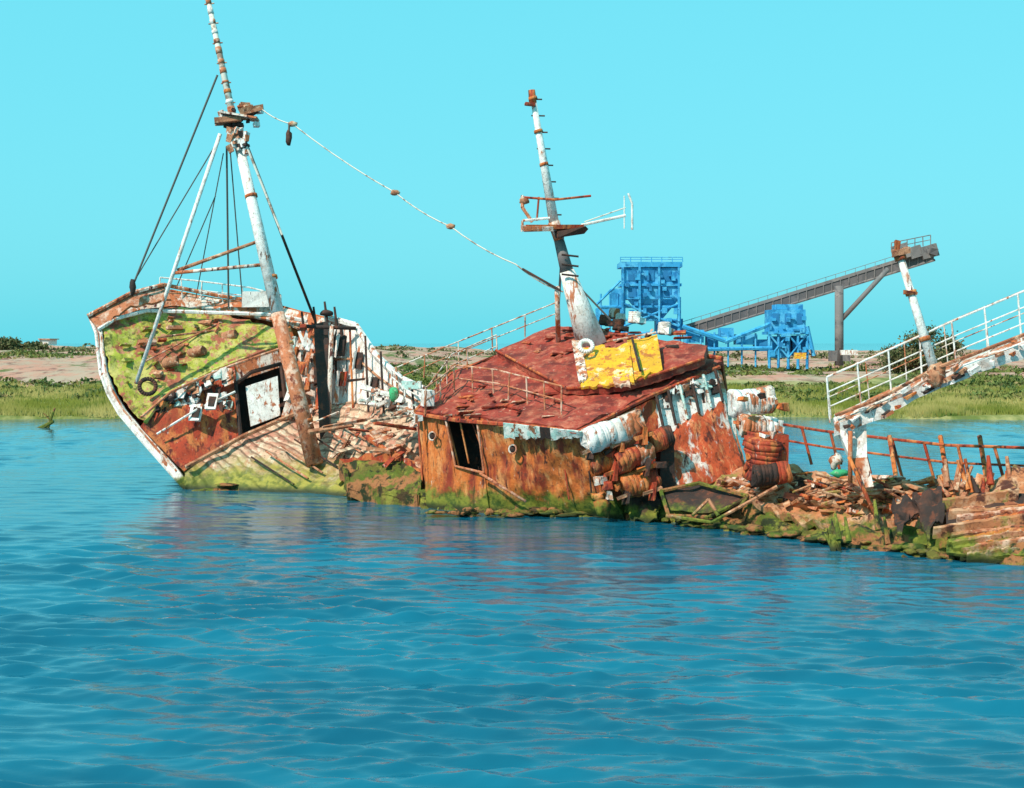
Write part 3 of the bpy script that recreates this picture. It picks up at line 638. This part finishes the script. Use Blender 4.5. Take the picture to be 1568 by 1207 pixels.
def leaves(centers,size):
    C=np.array(centers); n=len(C)
    a=rng.normal(size=(n,3)); a/=np.linalg.norm(a,axis=1)[:,None]; bb=np.cross(a,rng.normal(size=(n,3))); bb/=np.linalg.norm(bb,axis=1)[:,None]
    s=(size*rng.uniform(.6,1.4,n))[:,None] if np.isscalar(size) else (np.array(size)*rng.uniform(.6,1.4,n))[:,None]
    return np.stack([C-a*s,C-bb*s*.6,C+a*s,C+bb*s*.6],1).reshape(-1,3)
def mesh_quads(name,v,mat,k=4):
    n=len(v)//k; me=bpy.data.meshes.new(name); me.vertices.add(len(v)); me.vertices.foreach_set('co',v.ravel())
    me.loops.add(n*k); me.loops.foreach_set('vertex_index',np.arange(n*k)); me.polygons.add(n)
    me.polygons.foreach_set('loop_start',np.arange(n)*k); me.update(calc_edges=True)
    me.materials.append(M[mat]); o=bpy.data.objects.new(name,me); sc.collection.objects.link(o); return o
C=[];S=[]
for i in range(1600):
    y=124+random.random()**1.4*110; x=random.uniform(-.42,.42)*y*1.05
    lf=x<-15
    if noise.noise(Vector((x*.035,y*.04,8)))<(-.25 if y<152 else (.22 if lf else -.02)): continue
    w=random.uniform(.7,2.0)*(1+(y-124)/160); h=w*random.uniform(.22,.42); z=landz(x,y)
    for j in range(80):
        q=Vector((random.gauss(0,.5),random.gauss(0,.5),0)); q.z=random.random()*max(.1,1-q.length_squared*.8); C.append((x+q.x*w,y+q.y*w,z+q.z*h)); S.append(.16*w**.5)
mesh_quads('shrub_thicket',leaves(C,S),'leaf')
C=[];S=[]
for i in range(480):
    y=random.uniform(290,480); x=random.uniform(-.40,.42)*y
    if noise.noise(Vector((x*.015,y*.01,18)))<(-.05 if x<-60 else .10): continue
    w=random.uniform(1.5,4); h=random.uniform(.6,2.0)*(1.3 if x<-130 else .8); z=landz(x,y)
    for j in range(46):
        q=Vector((random.gauss(0,.5),random.gauss(0,.5),0)); q.z=random.random()*max(.1,1-q.length_squared*.8); C.append((x+q.x*w,y+q.y*w,z+q.z*h)); S.append(.42)
mesh_quads('distant_scrub',leaves(C,S),'tree')
n=70000
y=112+rng.random(n)**1.4*32; x=rng.uniform(-1,1,n)*62
B=[]
for i in range(n):
    zz_=landz(x[i],y[i])
    if zz_<-.05: continue
    h=random.uniform(.2,.6)*(1+.9*noise.noise(Vector((x[i]*.25,y[i]*.15,2)))); lx=random.uniform(-.2,.2); w=.06
    B+= [(x[i]-w,y[i],zz_-.05),(x[i]+w,y[i],zz_-.05),(x[i]+lx,y[i]+random.uniform(-.1,.1),zz_+h)]
mesh_quads('marsh_grass',np.array(B),'grass',3)
def tree(u,vt,d,w,h,par,nl,ls=.16):
    base=Vector(((u-784)*d/F,d,0)); base.z=landz(base.x,d)-.2; topz=CH-(vt-525)*d/F
    b=MB('trunk_and_limbs',[],par); cz=base.z+h*.25
    b.tube(base,Vector((base.x,base.y,cz)),.3,.22,'bark',8); C=[]
    for i in range(26):
        a=random.uniform(0,6.28); rr=random.random()**.5*w*.5; hh=base.z+(topz-base.z)*random.uniform(.2,1)*(1-.45*(rr/(w*.5))**2)
        e=Vector((base.x+math.cos(a)*rr,base.y+math.sin(a)*rr,hh)); b.tube(Vector((base.x,base.y,cz)),e,.12,.03,'bark',5)
        for j in range(nl//26): C.append((e.x+random.gauss(0,w*.08),e.y+random.gauss(0,w*.08),e.z-.3+random.gauss(0,w*.05)))
    b.done(); o=mesh_quads('crown',leaves(C,ls),'tree'); o.parent=par
tr=empty('bushy_tree'); tree(1415,502,185,8.5,4,tr,14000,.17)
t2=empty('bushy_tree'); tree(12,516,420,9,4,t2,4000,.4)
t3=empty('bushy_tree'); tree(50,520,420,7,3.5,t3,3000,.4)
b=MB('distant_shed',[]); blk(60,520,74,528,430,8,'white'); blk(58,518.5,76,520.2,429.5,9,'orange'); b.done()
b=MB('driftwood_stake',['algae'])
b.tube(K(70,655,100.5)-Vector((0,0,.4)),K(84,625,100.5),.14,.07,'algae',7); b.tube(K(58,655,100.5)-Vector((0,0,.2)),K(82,645,100.5),.22,.12,'algae',7); b.tube(K(76,642,100.5),K(66,632,100.5),.08,.04,'algae',6)
b.done()
# ================= WATER =================
xs=[0.0]
while xs[-1]<9000:
    x=xs[-1]; xs.append(x+(.085 if x<16.5 else .28 if x<45 else x*.12))
xs=np.array([-a for a in xs[:0:-1]]+xs)
ys=[13.0]
while ys[-1]<12000:
    y=ys[-1]; ys.append(y+(max(.06,y*.0031) if y<120 else y*.08))
ys=np.array(ys)
dxs=np.gradient(xs); dys=np.gradient(ys)
X,Y=np.meshgrid(xs,ys); SPY=np.abs(dys)[:,None]+0*X; SPX=np.abs(dxs)[None,:]+0*X
Z=np.zeros_like(X)
for i in range(96):
    lam=.30*(5.5**(rng.random()**1.3)); th=rng.normal(0,.30)+.12; k=2*math.pi/lam
    amp=.0112*lam**.85*rng.uniform(.4,1.3)
    att=np.clip((lam/np.maximum(SPY,SPX*abs(math.sin(th)))-2.3)/2.2,0,1)
    env=.5+.5*np.sin(X*rng.uniform(-1.3,1.3)+Y*rng.uniform(-1.0,1.0)+rng.uniform(0,6.28))
    ph=k*(math.sin(th)*X+math.cos(th)*Y)+rng.uniform(0,6.28)+2.0*np.sin(X*rng.uniform(.3,1.6)+Y*rng.uniform(-.5,.5)+rng.uniform(0,6))
    Z+=amp*att*env*np.sin(ph)
Z+= np.maximum(Z,0)**2*5
Z*=(.95+.4*np.sin(X*.23+Y*.31+np.sin(X*.4))*np.sin(X*.11-Y*.19+1))
# sheltered, calmer water in the lee of the wreck
lee=np.clip((Y-(40-X*.45-9))/9,0,1)*np.clip((Y-27)/8,0,1)*(np.abs(X)<25)
Z*=1-.6*lee
Z*=np.where(Y>40,np.clip(1-(Y-40)/120,.5,1),1)
ny,nx=X.shape
v=np.stack([X,Y,Z],2).reshape(-1,3)
idx=np.arange(ny*nx).reshape(ny,nx)
q=np.stack([idx[:-1,:-1],idx[:-1,1:],idx[1:,1:],idx[1:,:-1]],2).reshape(-1,4)
me=bpy.data.meshes.new('water'); me.vertices.add(len(v)); me.vertices.foreach_set('co',v.ravel()); me.loops.add(q.size); me.loops.foreach_set('vertex_index',q.ravel())
me.polygons.add(len(q)); me.polygons.foreach_set('loop_start',np.arange(len(q))*4); me.polygons.foreach_set('use_smooth',np.ones(len(q),dtype=bool)); me.update(calc_edges=True)
o=bpy.data.objects.new('water',me); sc.collection.objects.link(o)
m,nt,bs=new_mat('estuary_water')
c=mix(nt,ramp(nt,nz(nt,.12,4,.6,(1,2,1)),.4,.62),(0.004,0.085,0.145),(0.005,0.125,0.20))
nt.links.new(c,bs.inputs['Base Color']); bs.inputs['Roughness'].default_value=.04; bs.inputs['IOR'].default_value=1.38
bp=nt.nodes.new('ShaderNodeBump'); bp.inputs['Strength'].default_value=.35; bp.inputs['Distance'].default_value=.03
nt.links.new(nz(nt,4.5,4,.6,(.5,1.4,1)),bp.inputs['Height']); nt.links.new(bp.outputs[0],bs.inputs['Normal'])
me.materials.append(m)
# ================= SKY, SUN, CAMERA =================
el=math.radians(44); sundir=Vector((-.66,-.75,0)).normalized()*math.cos(el)+Vector((0,0,math.sin(el)))
w=bpy.data.worlds.new('World'); sc.world=w; w.use_nodes=True; nt=w.node_tree; bg=nt.nodes['Background']
sk=nt.nodes.new('ShaderNodeTexSky'); sk.sky_type='NISHITA'; sk.sun_disc=False; sk.sun_elevation=el; sk.sun_rotation=math.atan2(sundir.x,sundir.y)
sk.air_density=1.0; sk.dust_density=2.5; sk.ozone_density=1.0
rgb=nt.nodes.new('ShaderNodeRGB'); rgb.outputs[0].default_value=(1.6,9.2,10.8,1)
mx=nt.nodes.new('ShaderNodeMix'); mx.data_type='RGBA'; mx.inputs[0].default_value=.72
nt.links.new(sk.outputs[0],mx.inputs[6]); nt.links.new(rgb.outputs[0],mx.inputs[7]); nt.links.new(mx.outputs[2],bg.inputs['Color']); bg.inputs['Strength'].default_value=.104
sl=bpy.data.lights.new('sun','SUN'); sl.energy=4.9; sl.angle=math.radians(.6); sl.color=(1,.87,.74)
so=bpy.data.objects.new('sun',sl); sc.collection.objects.link(so); so.rotation_euler=(-sundir).to_track_quat('-Z','Y').to_euler()
cam=bpy.data.cameras.new('camera'); co=bpy.data.objects.new('camera',cam); sc.collection.objects.link(co); sc.camera=co
co.location=(0,0,CH); co.rotation_euler=(math.radians(90),0,0); cam.lens=50; cam.sensor_width=36; cam.shift_y=-(603.5-525)/1568; cam.clip_end=20000; cam.clip_start=.5
sc.view_settings.view_transform='Standard'; sc.view_settings.look='None'; sc.view_settings.exposure=0
